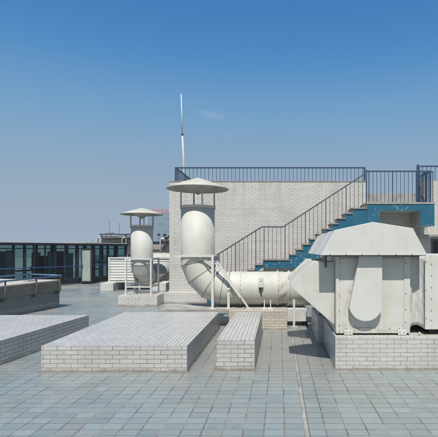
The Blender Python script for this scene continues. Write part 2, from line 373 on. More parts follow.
# ------------------------------------------------------------------ equipment plinths and slab
pl = thing('equipment_plinth', (2.7, 6.8, 0), 'cream tiled plinth carrying the large boxy ventilation unit at the right', 'plinth')
MB().box(0.747, 4.2, 5.58, 7.06, 0, 0.44).build('plinth_body', 'plinthtile', pl, bevel=0.005)
MB().box(0.65, 4.2, 7.07, 8.4, 0, 0.43).build('plinth_body', 'plinthtile', pl, bevel=0.005)
fillet(pl, [(0.747, 5.58), (4.2, 5.58), (4.2, 7.06), (0.747, 7.06)], 0.03)
pp = tag(MB().box(-1.0, 0.163, 8.37, 8.70, 0, 0.368).build('brick_pier', 'piertile', bevel=0.004), 'short pier of yellowed brick tiles under the thick pipe, behind the narrow block', 'brick pier')
sl = tag(MB().prism_z([(-2.42, 8.56), (-1.004, 8.56), (-1.004, 8.705), (0.16, 8.705), (0.16, 9.45), (-2.51, 9.45)], 0.285, 0.372).build('concrete_slab', 'concrete', bevel=0.004), 'thin beige concrete slab under the elbow of the big exhaust duct', 'slab')
tag(MB().box(-2.2, -1.9, 8.8, 9.4, 0, 0.285).build('slab_support', 'concrete'), 'short concrete support below the left end of the beige slab', 'support')
wb = thing('white_casing', (0.37, 9.0, 0), 'low white box on short feet beside the yellowed brick pier, behind the slim white pole', 'box')
MB().box(0.17, 0.575, 8.71, 9.3, 0.095, 0.36).build('casing', 'white_conc', wb, bevel=0.008)
for x in (0.2, 0.5): MB().box(x, x+0.05, 8.78, 9.2, 0, 0.095).build('foot', 'darkconc', wb)
o = thing('pipe_post', (XX(294, 8.6), 8.6, 0), 'slim white pole standing on the floor in front of the white kerb', 'post')
MB().box(XX(294,8.6)-0.022, XX(294,8.6)+0.022, 8.58, 8.62, 0.012, 0.565).build('pole', 'white_steel', o, bevel=0.003)
MB().box(XX(294,8.6)-0.07, XX(294,8.6)+0.07, 8.53, 8.67, 0, 0.012).build('foot_plate', 'concrete', o)
cx = XX(305, 8.77)
o = thing('black_cone', (cx, 8.77, 0), 'small black cone with a stick rising from its tip, beside the slim white pole', 'cone')
MB().lathe((cx, 8.77), [(0.0, 0.02), (0.052, 0.02), (0.028, 0.235), (0.0, 0.235)], 20).build('cone', 'dark', o)
MB().box(cx-0.06, cx+0.06, 8.71, 8.83, 0.0, 0.02).build('base', 'dark', o)
MB().tube([(cx, 8.77, 0.235), (cx, 8.77, 0.44)], 0.012, 8).build('stick', 'grey_steel', o)

# ------------------------------------------------------------------ ducts
def elbow_parts(c, A, B, R, r, parent, mat, seam_r=0.006, n=48):
    c, A, B = Vector(c), Vector(A), Vector(B); L = A.cross(B); h = math.radians(11.25)
    angs = [0, 11.25, 33.75, 56.25, 78.75, 90]
    def ring(i, off=0.0):
        t = math.radians(angs[i]); rad = A*math.cos(t)+B*math.sin(t); k = 1.0 if i in (0, 5) else 1/math.cos(h)
        return [c + rad*(R+(r+off)*math.cos(2*math.pi*q/n))*k + L*(r+off)*math.sin(2*math.pi*q/n) for q in range(n)]
    mb = MB()
    for i in range(5):
        r0, r1 = ring(i), ring(i+1)
        mb.add(r0+r1, [(q, (q+1) % n, n+(q+1) % n, n+q) for q in range(n)], True)
    e = mb.build('elbow', mat, parent)
    for i in range(1, 5):
        pts = ring(i, 0.002); pts.append(pts[0]); pts.append(pts[1])
        MB().tube(pts, seam_r, 6, False).build('seam', 'seam', e)
    return e
def xring(mb, x, yc, zc, r, w, t, n=48):   # a flange ring round a pipe along x
    pr = [(r-0.002, x-w/2), (r+t, x-w/2), (r+t, x+w/2), (r-0.002, x+w/2)]
    v = []; f = []
    for rr, xx in pr:
        for k in range(n):
            q = 2*math.pi*k/n; v.append((xx, yc+rr*math.cos(q), zc+rr*math.sin(q)))
    for i in range(3):
        for k in range(n): f.append((i*n+k, i*n+(k+1) % n, (i+1)*n+(k+1) % n, (i+1)*n+k))
    return mb.add(v, f, False)
def cap_and_stack(c, r, z0, z1, zc, rc, zap, ztip, parent, mat, a0, sh):
    st = MB().lathe(c, [(r, z0), (r, z1-0.02), (r-0.012, z1-0.02), (r-0.012, z0)], 64).build('stack', mat, parent)
    MB().lathe(c, [(r, z1-0.055), (r+0.022, z1-0.055), (r+0.022, z1), (r-0.012, z1)], 64, smooth=False).build('rim', 'cap_metal', parent)
    MB().lathe(c, [(r, z0-0.02), (r+0.035, z0-0.02), (r+0.035, z0), (r, z0)], 64, smooth=False).build('collar', 'white_steel', parent)
    nn = 12
    mbx = MB().lathe(c, [(0.001, zap), (rc*0.5, zap-(zap-zc)*0.47), (rc, zc), (rc+0.004, zc-0.022), (rc-0.01, zc-0.022), (rc-0.012, zc-0.003), (0.001, zap-0.02)], 48)
    cp = mbx.build('cap', 'cap_metal', parent)
    MB().lathe(c, [(0.001, ztip), (r*0.98, zc+0.03), (r*0.98, zc+0.036)], 40).build('deflector_cone', 'cap_metal', cp)
    first = None
    for k in range(4):
        q = a0+k*math.pi/2; x, y = c[0]+(r+0.004)*math.cos(q), c[1]+(r+0.004)*math.sin(q)
        w = 0.03
        if first is None:
            first = MB().box(x-w/2, x+w/2, y-w/2, y+w/2, z1-0.08, zc+0.05).build('cap_post', 'cap_metal', parent)
        else: repeat(first, parent, (x, y, z1-0.08))
    return st

D = 9.05; s = D/F
bx, bz, BR, br = (230-VX)*s, 1.449, 0.692, 0.358
ax = bx-BR; zax = bz-BR
dk = thing('exhaust_duct', (ax, D, 0.372), 'large cream exhaust duct with a mushroom cap, elbow and thick horizontal pipe', 'duct', 'capped exhaust ducts')
cap_and_stack((ax, D), br, 1.47, ZZ(206.3, D), ZZ(188.5, D), 0.655, 3.14, ZZ(194.9, D), dk, 'duct', math.radians(25), 0)
elbow_parts((bx, D, bz), (-1,0,0), (0,0,-1), BR, br, dk, 'duct')
def pipe_x(x0, x1, r, mat, name, n=64, wr=None, sub=1):
    v = []; f = []; mbp = MB()
    for i in range(sub+1):
        x = x0+(x1-x0)*i/sub
        for k in range(n):
            q = 2*math.pi*k/n; rr = r + (wr(i/sub, q) if wr else 0)
            v.append((x, D+rr*math.cos(q), zax+rr*math.sin(q)))
    for i in range(sub):
        for k in range(n): f.append((i*n+k, i*n+(k+1) % n, (i+1)*n+(k+1) % n, (i+1)*n+k))
    return mbp.add(v, f, True).build(name, mat, dk)
xf = [XX(277.5, D), XX(288.5, D)]
pipe_x(bx, xf[0], br, 'duct', 'pipe')
def wrinkle(t, q):
    e = math.sin(math.pi*t)
    return e*(-0.012 + 0.011*math.sin(q*3+t*9)*math.sin(t*13+q*1.7) + 0.009*math.sin(q*9+t*5))
pipe_x(xf[0], xf[1], br, 'fabric', 'flexible_sleeve', 96, wrinkle, 24)
pipe_x(xf[1], 1.3, br, 'duct', 'pipe')
for px, w, t in ((230.3, 0.014, 0.012), (241, 0.022, 0.02), (277.5, 0.03, 0.026), (288.5, 0.03, 0.022), (299, 0.02, 0.018)):
    xring(MB(), XX(px, D), D, zax, br, w, t).build('flange', 'duct' if t > 0.015 else 'seam', dk)
for px in (259.5, 250):
    xring(MB(), XX(px, D), D, zax, br, 0.004, 0.001).build('seam', 'duct', dk)
rv = None
for px in (241, 277.5, 288.5):
    for k in range(-5, 6):
        q = math.radians(-90+k*17); x = XX(px, D)+0.02
        yy, zz = D+(br+0.004)*math.sin(q), zax+(br+0.004)*math.cos(q)
        yy, zz = D-(br+0.003)*math.cos(math.radians(k*16)), zax+(br+0.003)*math.sin(math.radians(k*16))
        if rv is None:
            rv = MB().lathe((x, yy), [(0.001, zz+0.006), (0.006, zz+0.004), (0.006, zz-0.004), (0.001, zz-0.006)], 8).build('rivet', 'bolt', dk)
        else: repeat(rv, dk, (x, yy, zz-0.006))
# junction box on the pipe
jy = D-br-0.03
j = MB().box(XX(258.6,jy), XX(263.4,jy), jy-0.03, jy+0.06, ZZ(287.5,jy), ZZ(282,jy)).build('junction_box', 'white_steel', dk, bevel=0.008)
MB().box(XX(259,jy), XX(263,jy), jy-0.012, jy+0.07, ZZ(281.6,jy), ZZ(278,jy)).build('cover_plate', 'white_steel', j, bevel=0.004)
MB().tube([(XX(260.5,jy), jy, ZZ(287.5,jy)), (XX(260.3,jy), jy, ZZ(290,jy)), (XX(261,jy), jy+0.03, ZZ(294,jy)), (XX(262,jy), jy+0.1, ZZ(299,jy)), (XX(262.3,jy), jy+0.2, 0.46), (XX(262.3,jy), jy+0.3, 0.37)], 0.012, 8).build('cable', 'dark', j)
MB().box(XX(259,jy), XX(262,jy), jy-0.02, jy+0.02, ZZ(289,jy), ZZ(287.5,jy)).build('cable_gland', 'dark', j)
# pipe saddles
for px in (264.3, 270.5):
    x = XX(px, 8.62)
    st = thing('pipe_stub_support', (x, 8.66, 0.372), 'short steel stub under the thick pipe, %s of the pair on the brick pier' % ('left one' if px < 266 else 'right one'), 'support', 'short stubs under the pipe')
    MB().box(x-0.010, x+0.010, 8.645, 8.675, 0.384, 0.55).build('stub', 'white_steel', st)
    MB().box(x-0.05, x+0.05, 8.6, 8.7, 0.368, 0.384).build('foot_plate', 'white_steel', st)

# frame carrying the elbow
fr = thing('duct_support_frame', (XX(220,9), 8.9, 0.372), 'white angle steel frame with diagonal braces holding up the big duct elbow', 'support frame')
fy = 8.62
fx0, fx1 = ax-0.40, ax+0.40
def leg(x, y, z1, w=0.05, nm='leg', mat='white_steel'):
    return MB().add([], []).box(x-w/2, x+w/2, y-0.006, y, 0.372, z1).box(x+w/2-0.006, x+w/2, y, y+w, 0.372, z1).build(nm, mat, fr)
X1 = XX(212.5, fy); leg(X1, fy, 1.46)
X2 = XX(228.5, fy); leg(X2, fy, 0.79)
leg(X1, D+0.42, 1.46); 
MB().bar((fx0, fy+0.02, 1.452), (X1+0.03, fy+0.02, 1.452), 0.035, 0.035).build('crossbar', 'white_steel', fr)
MB().bar((fx0, D+0.42, 1.452), (X1+0.03, D+0.42, 1.452), 0.035, 0.035).build('crossbar', 'white_steel', fr)
MB().bar((X1, fy+0.04, 1.44), (X1, D+0.42, 1.44), 0.035, 0.035).build('crossbar', 'white_steel', fr)
MB().bar(P(216.5, 261, fy), (XX(248.5, fy), fy, 0.38), 0.005, 0.026).bar(P(216.5, 261, fy)+Vector((0.01,0.016,0.018)), (XX(248.5, fy)+0.01, fy+0.016, 0.396), 0.03, 0.005).build('brace', 'white_steel', fr)
MB().bar(P(215, 263, fy-0.02), P(240, 297.5, fy-0.02), 0.005, 0.022).bar(P(215, 263, fy-0.02)+Vector((0.008,0.014,0.012)), P(240, 297.5, fy-0.02)+Vector((0.008,0.014,0.012)), 0.022, 0.005).build('brace', 'white_steel', fr)
MB().bar(P(198, 256.5, fy+0.1), P(212, 265, fy+0.0), 0.02, 0.03).build('brace', 'cap_metal', fr)
MB().bar((X2, fy, 0.79), (X2, fy+0.12, 0.70), 0.05, 0.02).build('saddle', 'white_steel', fr)
MB().tube([(X2, fy-0.015, 0.745), (X2, fy+0.01, 0.745)], 0.016, 8).build('bolt', 'bolt', fr)
MB().bar(P(214.5, 258.5, fy-0.0), P(217, 258.5, fy), 0.05, 0.09).build('gusset', 'grey_steel', fr)
for (x, y) in ((X1, fy+0.02), (X2, fy+0.02), (XX(248.8, fy), fy+0.01)):
    MB().box(x-0.06, x+0.06, y-0.045, y+0.05, 0.372, 0.38).build('foot_plate', 'white_steel', fr)

# small far duct
d2 = 12.2; s2 = d2/F; sx = XX(142, d2)
tag(MB().box(-4.485, -3.39, 11.7, 12.75, 0, 0.30).build('duct_plinth', 'walltile', bevel=0.004), 'low pale tiled plinth under the smaller exhaust duct', 'plinth')
sd = thing('exhaust_duct', (sx, d2, 0.30), 'smaller exhaust duct with a mushroom cap behind the low tiled plinth blocks, left of the building', 'duct', 'capped exhaust ducts')
sd['label'] = 'smaller farther exhaust duct with a mushroom cap, standing left of the brick tiled building'
sr = 0.308; SR = 0.47; sz = ZZ(259, d2)
cap_and_stack((sx, d2), sr, sz, ZZ(225.5, d2), ZZ(214, d2), 0.595, ZZ(207.8, d2), ZZ(219, d2), sd, 'duct_far', math.radians(28), 0)
elbow_parts((sx, d2+SR, sz-0.02), (0,-1,0), (0,0,-1), SR, sr, sd, 'duct_far', 0.005)
pz = sz-0.02-SR
MB().tube([(sx, d2+SR, pz), (sx, 15.6, pz)], sr, 48).build('pipe', 'duct_far', sd)
for yy in (d2+SR+0.02, 13.7, 14.6):
    n = 40; v = []
    MB().tube([(sx, yy, pz), (sx, yy+0.03, pz)], sr+0.018, 48).build('flange', 'duct_far', sd)
f2 = thing('duct_stand', (sx, 12, 0.30), 'white square steel stand round the elbow of the smaller duct', 'support frame')
xl, xr_ = XX(125.9, 11.86), XX(151, 11.86); zt = ZZ(258.4, 11.86)
for x in (xl, xr_):
    for y in (11.86, 12.6):
        MB().box(x-0.022, x+0.022, y-0.022, y+0.022, 0.30, zt).build('leg', 'white_steel', f2)
for z in (zt-0.02, ZZ(287, 11.86)):
    for y in (11.86, 12.6): MB().box(xl+0.024, xr_-0.024, y-0.018, y+0.018, z-0.018, z+0.018).build('rail', 'white_steel', f2)
    for x in (xl, xr_): MB().box(x-0.018, x+0.018, 11.884, 12.576, z-0.018, z+0.018).build('rail', 'white_steel', f2)
for k in range(4):
    z = 0.42+0.17*k; MB().box(xl+0.03, xl+0.20, 12.15, 12.18, z, z+0.02).build('rung', 'grey_steel', f2)
MB().box(xl+0.20, xl+0.225, 12.14, 12.19, 0.30, zt-0.05).build('upright', 'grey_steel', f2)
MB().box(xl+0.33, xl+0.37, 11.95, 11.99, 0.30, 0.55).build('pipe_prop', 'beige', f2)
# floodlight-like control box on louver side omitted: not visible

# ------------------------------------------------------------------ ventilation unit
vu = thing('ventilation_unit', (1.5, 6.6, 0.44), 'big off white boxy ventilation unit with a peaked hood on the cream tiled plinth', 'ventilation unit')
cy0 = 5.66; k5 = cy0/F
cxl, cxr = XX(335.7, cy0), XX(410.0, cy0); czb, czt = 0.462, 1.60
cab = MB().box(cxl, cxr, cy0, 7.0, czb, 1.505).build('cabinet', 'cabinet', vu, bevel=0.008)
# raised edge strips of the cabinet front
zb2, zt2 = ZZ(334.3, cy0), 1.50
MB().box(cxl+0.002, cxl+0.045, cy0-0.012, cy0-0.001, czb+0.004, zt2).build('corner_strip', 'cabinet', vu, bevel=0.003)
MB().box(cxr-0.085, cxr-0.002, cy0-0.012, cy0-0.001, czb+0.004, zt2).build('corner_strip', 'cabinet', vu, bevel=0.003)
MB().box(cxl+0.05, cxr-0.09, cy0-0.010, cy0-0.001, czb+0.004, czb+0.075).build('bottom_strip', 'cabinet', vu, bevel=0.003)
MB().box(cxl+0.05, cxr-0.09, cy0-0.010, cy0-0.001, 1.45, 1.475).build('top_strip', 'cabinet', vu, bevel=0.003)
MB().box(XX(399,cy0), XX(403,cy0), cy0-0.006, cy0-0.001, ZZ(267,cy0), ZZ(262.6,cy0)).build('rating_plate', 'white_steel', vu)
bolt0 = None
def bolt(x, z, y=cy0-0.012, r=0.006):
    global bolt0
    if bolt0 is None:
        bolt0 = MB().tube([(0, -0.006, 0), (0, 0.001, 0)], r, 8).build('bolt', 'bolt', vu); bolt0['_o'] = 1
        off = Vector(bolt0['_w']); bolt0.location = Vector((x, y, z)) + off - Vector(vu['_w']); bolt0['off'] = tuple(off); return bolt0
    c = bolt0.copy(); col.objects.link(c); c.parent = vu
    c.location = Vector((x, y, z)) + Vector(bolt0['off']) - Vector(vu['_w']); return c
for py in (264, 279.5, 295, 310, 325, 331): bolt(XX(339.6, cy0)-0.005, ZZ(py, cy0))
for py in (263, 277.5, 293.5, 309.5, 322): bolt(XX(405.3, cy0), ZZ(py, cy0))
for px in (346, 359, 374.5, 389, 399): bolt(XX(px, cy0), ZZ(328.3, cy0), cy0-0.010)
for px in (344, 397.5):   # fixing brackets
    MB().box(XX(px,cy0), XX(px+8.5,cy0), cy0-0.028, cy0-0.013, ZZ(334.6,cy0), ZZ(329.6,cy0)).build('fixing_bracket', 'white_steel', vu, bevel=0.004)
    bolt(XX(px+2, cy0), ZZ(332, cy0), cy0-0.028, 0.01); bolt(XX(px+6, cy0), ZZ(332, cy0), cy0-0.028)
for (x, y) in ((cxl+0.06, 5.72), (cxr-0.06, 5.72), (cxl+0.06, 6.9), (cxr-0.06, 6.9)):
    MB().box(x-0.05, x+0.05, y-0.04, y+0.04, 0.44, 0.462).build('foot', 'dark', vu)
# belt guard: flat teardrop casing
gx, gz, gr = XX(365.7, 5.56), ZZ(304.8, 5.56), 16.6*5.56/F
poly = [(XX(382.3,5.56), 1.53), (XX(359.6,5.56), 1.53)]
for k in range(0, 25):
    q = math.pi*(1.0+0.06) + (math.pi-0.06*math.pi)*k/24 if True else 0
    poly.append((gx+gr*math.cos(q), gz+gr*math.sin(q)))
poly[0] = (gx+gr, 1.53)
MB().prism_y(poly, 5.555, 5.658).build('belt_guard', 'hood', vu, bevel=0.006)
# flexible connector between cabinet and the outlet box
n = 14; xa, xb = cxr+0.002, XX(425.5, cy0)
prof = []
for i in range(n+1):
    t = i/n; x = xa+(xb-xa)*t; y = cy0+0.03+0.075*math.sin(math.pi*t)**0.8 + 0.007*math.sin(t*24)
    prof.append((x, y))
rows = 18; v = []; f = []
for jn_ in range(rows+1):
    tz = jn_/rows
    for i, (x, y) in enumerate(prof):
        zb_ = ZZ(329.5, cy0)+0.045*math.sin(math.pi*i/n)
        z = zb_+(1.505-zb_)*tz
        v.append((x, y+0.006*math.sin(jn_*1.9+i*0.8)+0.012*math.sin(jn_*0.5)*math.sin(i*0.9), z))
for jn_ in range(rows):
    for i in range(n): f.append((jn_*(n+1)+i, jn_*(n+1)+i+1, (jn_+1)*(n+1)+i+1, (jn_+1)*(n+1)+i))
MB().add(v, f, True).build('flexible_connector', 'connector', vu).modifiers.new('s', 'SOLIDIFY').thickness = 0.004
MB().box(xa+0.01, xb-0.01, 5.85, 6.9, 0.54, 1.50).build('inner_duct', 'cabinet', vu)
# outlet box at the right
zb3 = ZZ(329.5, cy0)
MB().box(xb+0.002, 3.3, cy0-0.005, 7.0, zb3, ZZ(254.6, cy0-0.005)).build('outlet_box', 'cabinet', vu, bevel=0.006)
MB().box(xb-0.012, xb+0.045, cy0-0.02, cy0-0.007, zb3+0.005, 1.50).build('corner_strip', 'cabinet', vu, bevel=0.003)
for py in (264, 275.5, 287.5, 299, 310.5, 320): bolt(XX(431.2, cy0), ZZ(py, cy0), cy0-0.005, 0.009)
for py in (262, 290, 318): bolt(XX(425.6, cy0), ZZ(py, cy0), cy0-0.02, 0.006)
for x in (2.1, 3.2): MB().box(x-0.05, x+0.05, 5.75, 6.9, 0.44, zb3).build('foot', 'dark', vu)
MB().tube([(XX(419.5,5.63), 5.63, 0.442), (XX(419.5,5.63), 5.63, 0.485)], 0.014, 8).build('anchor_bolt', 'beige', vu)
# inlet hoppers on the left
hp = [(XX(290,5.77), ZZ(286.3,5.77)), (XX(290,5.77), ZZ(284.2,5.77)), (XX(313.5,5.77), ZZ(261.6,5.77)), (cxl-0.003, ZZ(261.6,5.77)), (cxl-0.003, ZZ(325.2,5.77))]
MB().prism_y(hp, 5.77, 6.22).build('inlet_hopper', 'cabinet', vu, bevel=0.006)
MB().prism_y(hp, 7.03, 7.46).build('inlet_hopper', 'cabinet', vu, bevel=0.006)
MB().box(0.70, cxr, 7.48, 8.35, 0.44, 1.32).build('rear_fan_box', 'cabinet', vu, bevel=0.006)
# peaked hood
hd = [(XX(320.8,5.46), ZZ(255.2,5.46)), (XX(335,5.46), ZZ(230,5.46)), (XX(373,5.46), ZZ(221.9,5.46)), (XX(413,5.46), ZZ(228.2,5.46)), (XX(426.8,5.46), ZZ(254.0,5.46))]
hood = MB().prism_y(hd, 5.46, 7.95).build('hood', 'hood', vu, bevel=0.006)
# folded seams on the hood flank and drip edge
def scl(p, k, cxx=1.235, czz=1.6): return (cxx+(p[0]-cxx)*k, czz+(p[1]-czz)*k)
for yy in (6.05, 7.2):
    MB().prism_y([scl(q, 1.012) for q in hd], yy, yy+0.02).build('hood_seam', 'hood', hood)
MB().box(hd[0][0]+0.004, hd[-1][0]-0.004, 5.452, 5.459, hd[0][1]+0.0, hd[0][1]+0.022).build('drip_edge', 'hood', hood)
for px in (330, 346, 362, 379, 396, 412): bolt(XX(px,5.45), hd[0][1]+0.012, 5.452, 0.006)
MB().box(hd[0][0]+0.05, hd[-1][0]-0.05, 5.50, 7.9, hd[0][1]-0.012, hd[0][1]-0.004).build('soffit_shade', 'soffit_shade', hood)  # added dark sheet, darkens the gap under the hood like shade
# grey brackets between hood and cabinet
for x in (0.62,): MB().box(x, x+0.03, 5.70, 5.73, 1.35, 1.505).build('bracket', 'grey_steel', vu)

# ------------------------------------------------------------------ building
W = 12.5
bl = thing('service_building', (3, 18, 0), 'long single storey building clad in pale brick tiles behind the ducts', 'building')
xL = XX(169.3, W); xo0, xo1 = XX(366.8, W), XX(420, W); zP = ZZ(181.6, W); zO = ZZ(193.4, W); RF = 3.0
mb = MB()
mb.box(xL, 10, W, 24, 0.3, RF)
mb.build('wall', 'walltile', bl)
MB().box(xL, xo0, W, W+0.22, RF+0.001, zP).build('parapet', 'walltile', bl)
MB().box(xo0+0.001, xo1-0.001, W+0.002, W+0.22, RF+0.001, zO).build('threshold', 'concrete', bl)
MB().box(xo1, 10, W, W+0.22, RF+0.001, zP+0.03).build('parapet', 'walltile', bl)
MB().box(xL, xL+0.22, W+0.221, 24, RF+0.001, zP).build('parapet', 'walltile', bl)
MB().box(xL-0.13, 10, W-0.14, 24, 0, 0.31).build('base_course', 'walltile', bl, bevel=0.004)
MB().box(xL-0.02, xo0+0.01, W-0.015, W+0.235, zP+0.001, zP+0.02).build('coping', 'concrete', bl)
MB().box(XX(418, 12.1), 10, 12.1, W-0.001, ZZ(236.5,12.1), ZZ(234.5,12.1)).build('ledge', 'concrete', bl)
dx = XX(433, W)
dr = MB().box(dx, dx+1.0, W-0.01, W-0.002, 0.31, 1.84).build('door', 'dark', bl)
MB().box(dx-0.05, dx, W-0.03, W-0.003, 0.31, 1.89).box(dx+1.0, dx+1.05, W-0.03, W-0.003, 0.31, 1.89).box(dx, dx+1.0, W-0.03, W-0.003, 1.84, 1.89).build('frame', 'grey_steel', dr)

# railing on the parapet
def railing(root, pts, h, gap, matn, rail_w=0.04, bw=0.014, bottoms=None, postevery=0, rail2=None):
    """pts: polyline of rail tops; bottoms(x, y) -> z of the foot of a baluster"""
    for a_, b_ in zip(pts[:-1], pts[1:]):
        a_, b_ = Vector(a_), Vector(b_)
        MB().bar(a_, b_, rail_w, rail_w).build('top_rail', matn, root)
        if rail2:
            MB().bar(a_-Vector((0,0,rail2)), b_-Vector((0,0,rail2)), 0.02, 0.02).build('bottom_rail', matn, root)
        L = (b_-a_).length; n_ = max(1, round(math.hypot(b_.x-a_.x, b_.y-a_.y)/gap))
        for i in range(n_):
            q = a_.lerp(b_, (i+0.5)/n_); zb_ = bottoms(q.x, q.y) if bottoms else q.z-h
            w = bw*(1.9 if postevery and i % postevery == 0 else 1)
            MB().box(q.x-w/2, q.x+w/2, q.y-w/2, q.y+w/2, zb_, q.z-rail_w/2).build('baluster', matn, root)
yr = W+0.11; zR = ZZ(167.8, yr)
wr = thing('roof_railing', (0, yr, zP), 'dark blue railing along the top of the long tiled wall', 'railing')
railing(wr, [(XX(176,yr), yr, zR), (XX(364.3,yr), yr, zR)], zR-zP-0.02, 0.1165, 'blue_steel')
MB().box(XX(175.6,yr)-0.02, XX(175.6,yr)+0.02, yr-0.02, yr+0.02, zP+0.02, zR+0.02).build('end_post', 'blue_steel', wr)
MB().box(XX(364.3,yr)-0.02, XX(364.3,yr)+0.03, yr-0.02, yr+0.02, zP+0.02, zR+0.02).build('end_post', 'blue_steel', wr)
wr2 = thing('roof_railing', (XX(176,yr), 18, zP), 'short receding railing on the left edge of the building roof', 'railing')
railing(wr2, [(XX(175.8,yr), yr+0.03, zR), (XX(175.8,yr), 23.5, zR)], zR-zP-0.0, 0.1165, 'blue_steel')
wr3 = thing('roof_railing', (5, yr, zP), 'dark blue railing piece on the wall right of the stair landing', 'railing')
railing(wr3, [(XX(420.5,yr), yr, ZZ(166.3,yr)), (9.5, yr, ZZ(166.3,yr))], ZZ(166.3,yr)-zP-0.03, 0.125, 'blue_steel')
# lightning rod
lr = thing('lightning_rod', (XX(184.2,14), 14, RF), 'tall thin white lightning rod rising above the building roof', 'lightning rod')
MB().tube([(XX(184.5,14), 14, RF), (XX(183.6,14), 14, ZZ(160,14)), (XX(182.3,14), 14, ZZ(134.5,14))], 0.03, 8, True, [0.036, 0.032, 0.026]).build('lower_pole', 'white_steel', lr)
MB().tube([(XX(182.3,14), 14, ZZ(134.5,14)), (XX(181.2,14), 14, ZZ(94,14))], 0.02, 8, True, [0.022, 0.017]).build('upper_pole', 'white_steel', lr)
MB().tube([(XX(182.4,14), 14, ZZ(135.3,14)), (XX(182.3,14), 14, ZZ(133.7,14))], 0.036, 8).build('joint', 'dark', lr)

# ------------------------------------------------------------------ staircase
SD = 11.6; ks = SD/F
sc_ = thing('staircase', (2, 12, 0), 'outside concrete staircase with flaking blue sides and a boxed blue landing', 'staircase')
top = []          # zigzag profile from the foot to the platform, (x, z)
RX, RY = 8.0, 5.45
lev = []
for k in range(8, 0, -1):
    lev.append((XX(263-RX*k, SD), XX(263-RX*(k-1), SD), ZZ(258.6+RY*k, SD)))
lev.append((XX(263, SD), XX(289.5, SD), ZZ(259.2, SD)))
for k in range(1, 11):
    lev.append((XX(289.5+7.05*(k-1), SD), XX(289.5+7.05*k, SD), ZZ(259.2-5.15*k, SD)))
XP0, XP1 = XX(367, SD), XX(434.3, SD); ZPT = ZZ(202.3, SD)
lev[-1] = (lev[-1][0], XP0-0.002, lev[-1][2])
topl = []
for x0, x1, z in lev: topl += [(x0, z-0.035), (x1, z-0.035)]
under = [(XP0-0.002, ZZ(225, SD)), (XX(306, SD), ZZ(268, SD)), (XX(262, SD), ZZ(268, SD)), (XX(228, SD), ZZ(292, SD)), (XX(222, SD), 0.0), (lev[0][0], 0.0)]
MB().prism_y(topl+under, SD+0.014, W-0.142).build('flight', 'concrete', sc_)
MB().prism_y(topl+under, SD-0.004, SD+0.012).build('stringer', 'blue', sc_)
for x0, x1, z in lev:
    MB().box(x0-0.025, x1-0.003, SD-0.03, W-0.142, z-0.033, z).build('tread', 'tread', sc_)
# platform: boxed frame with an opening underneath
ox0, ox1 = XX(380, SD), XX(420.5, SD); zo = ZZ(210.8, SD); zbm = ZZ(226, SD)
MB().box(XP0, XP1, SD, W-0.002, ZZ(210.8,SD)+0.002, ZPT-0.05).build('landing_slab', 'beige', sc_)
MB().box(XP0-0.02, XP1+0.03, SD-0.03, W-0.002, ZPT-0.048, ZPT).build('coping', 'concrete', sc_)
MB().box(XP0, ox0, SD, W-0.145, 0.001, zo).build('side_wall', 'beige', sc_)
MB().box(ox1, XP1, SD, W-0.002, zbm, zo).build('side_wall', 'beige', sc_)
MB().box(ox1, XX(424,SD), SD+0.1, W-0.002, zbm-0.3, zbm-0.002).build('side_wall', 'beige', sc_) if False else None
fa = [(XP0, 0.002), (ox0, 0.002), (ox0, zo), (ox1, zo), (ox1, zbm), (XP1, zbm), (XP1, ZPT-0.05), (XP0, ZPT-0.05)]
MB().prism_y(fa, SD-0.014, SD-0.002).build('fascia', 'blue', sc_)
# stair railing
def foot(x, y):
    for x0, x1, z in lev:
        if x0-0.03 <= x < x1: return z
    return ZPT if x >= XP0-0.1 else max(0.02, lev[0][2]-0.1)
RD = SD+0.05
sg = thing('stair_railing', (0, RD, 1.3), 'grey steel handrail following the stairs up from the big duct', 'railing')
railing(sg, [P(213, 257.5, RD), P(262, 226.8, RD), P(283, 227, RD), P(364.5, 174, RD)], 0.9, 0.113, 'grey_steel', 0.034, 0.013, foot, 5)
pg = thing('landing_railing', (4, RD, ZPT), 'grey blue railing round the front of the boxed blue stair landing', 'railing')
zt_ = ZZ(171.3, RD)
railing(pg, [(XX(367,RD), RD, zt_), (XX(430,RD), RD, zt_)], zt_-ZPT, 0.112, 'blue_steel', 0.036, 0.013, lambda x, y: ZPT, 6)
railing(pg, [(XX(430.3,RD), RD, zt_), (XX(430.3,RD), W-0.06, zt_)], zt_-ZPT, 0.11, 'blue_steel', 0.036, 0.02, lambda x, y: ZPT)
MB().box(XX(366.4,RD)-0.016, XX(366.4,RD)+0.016, RD-0.016, RD+0.016, ZPT, zt_+0.04).build('corner_post', 'blue_steel', pg)
MB().box(XX(430.3,RD)-0.022, XX(430.3,RD)+0.022, RD-0.02, RD+0.02, ZPT, zt_+0.02).build('corner_post', 'blue_steel', pg)
gp = thing('gate_post', (XX(417.6, W), W-0.03, ZPT), 'thick blue post with open gate leaf at the top of the landing', 'gate')
MB().box(XX(416.2,W), XX(419,W), W-0.08, W-0.02, ZPT, ZZ(166,W)).build('post', 'blue_steel', gp, bevel=0.006)
MB().lathe((XX(417.6,W), W-0.05), [(0.001, ZZ(164.6,W)), (0.04, ZZ(165.2,W)), (0.04, ZZ(166,W))], 12).build('post_cap', 'blue_steel', gp)
for k in range(6):
    x = XX(421.5,12.2)+k*0.05; MB().box(x-0.008, x+0.008, 12.18-k*0.04, 12.2-k*0.04, ZPT+0.03, ZZ(173.5,12.2)).build('gate_bar', 'blue_steel', gp)
MB().bar((XX(421.2,12.2), 12.19, ZZ(173.3,12.2)), (XX(421.5,12.2)+0.26, 11.98, ZZ(173.3,12.2)), 0.03, 0.03).build('gate_rail', 'blue_steel', gp)

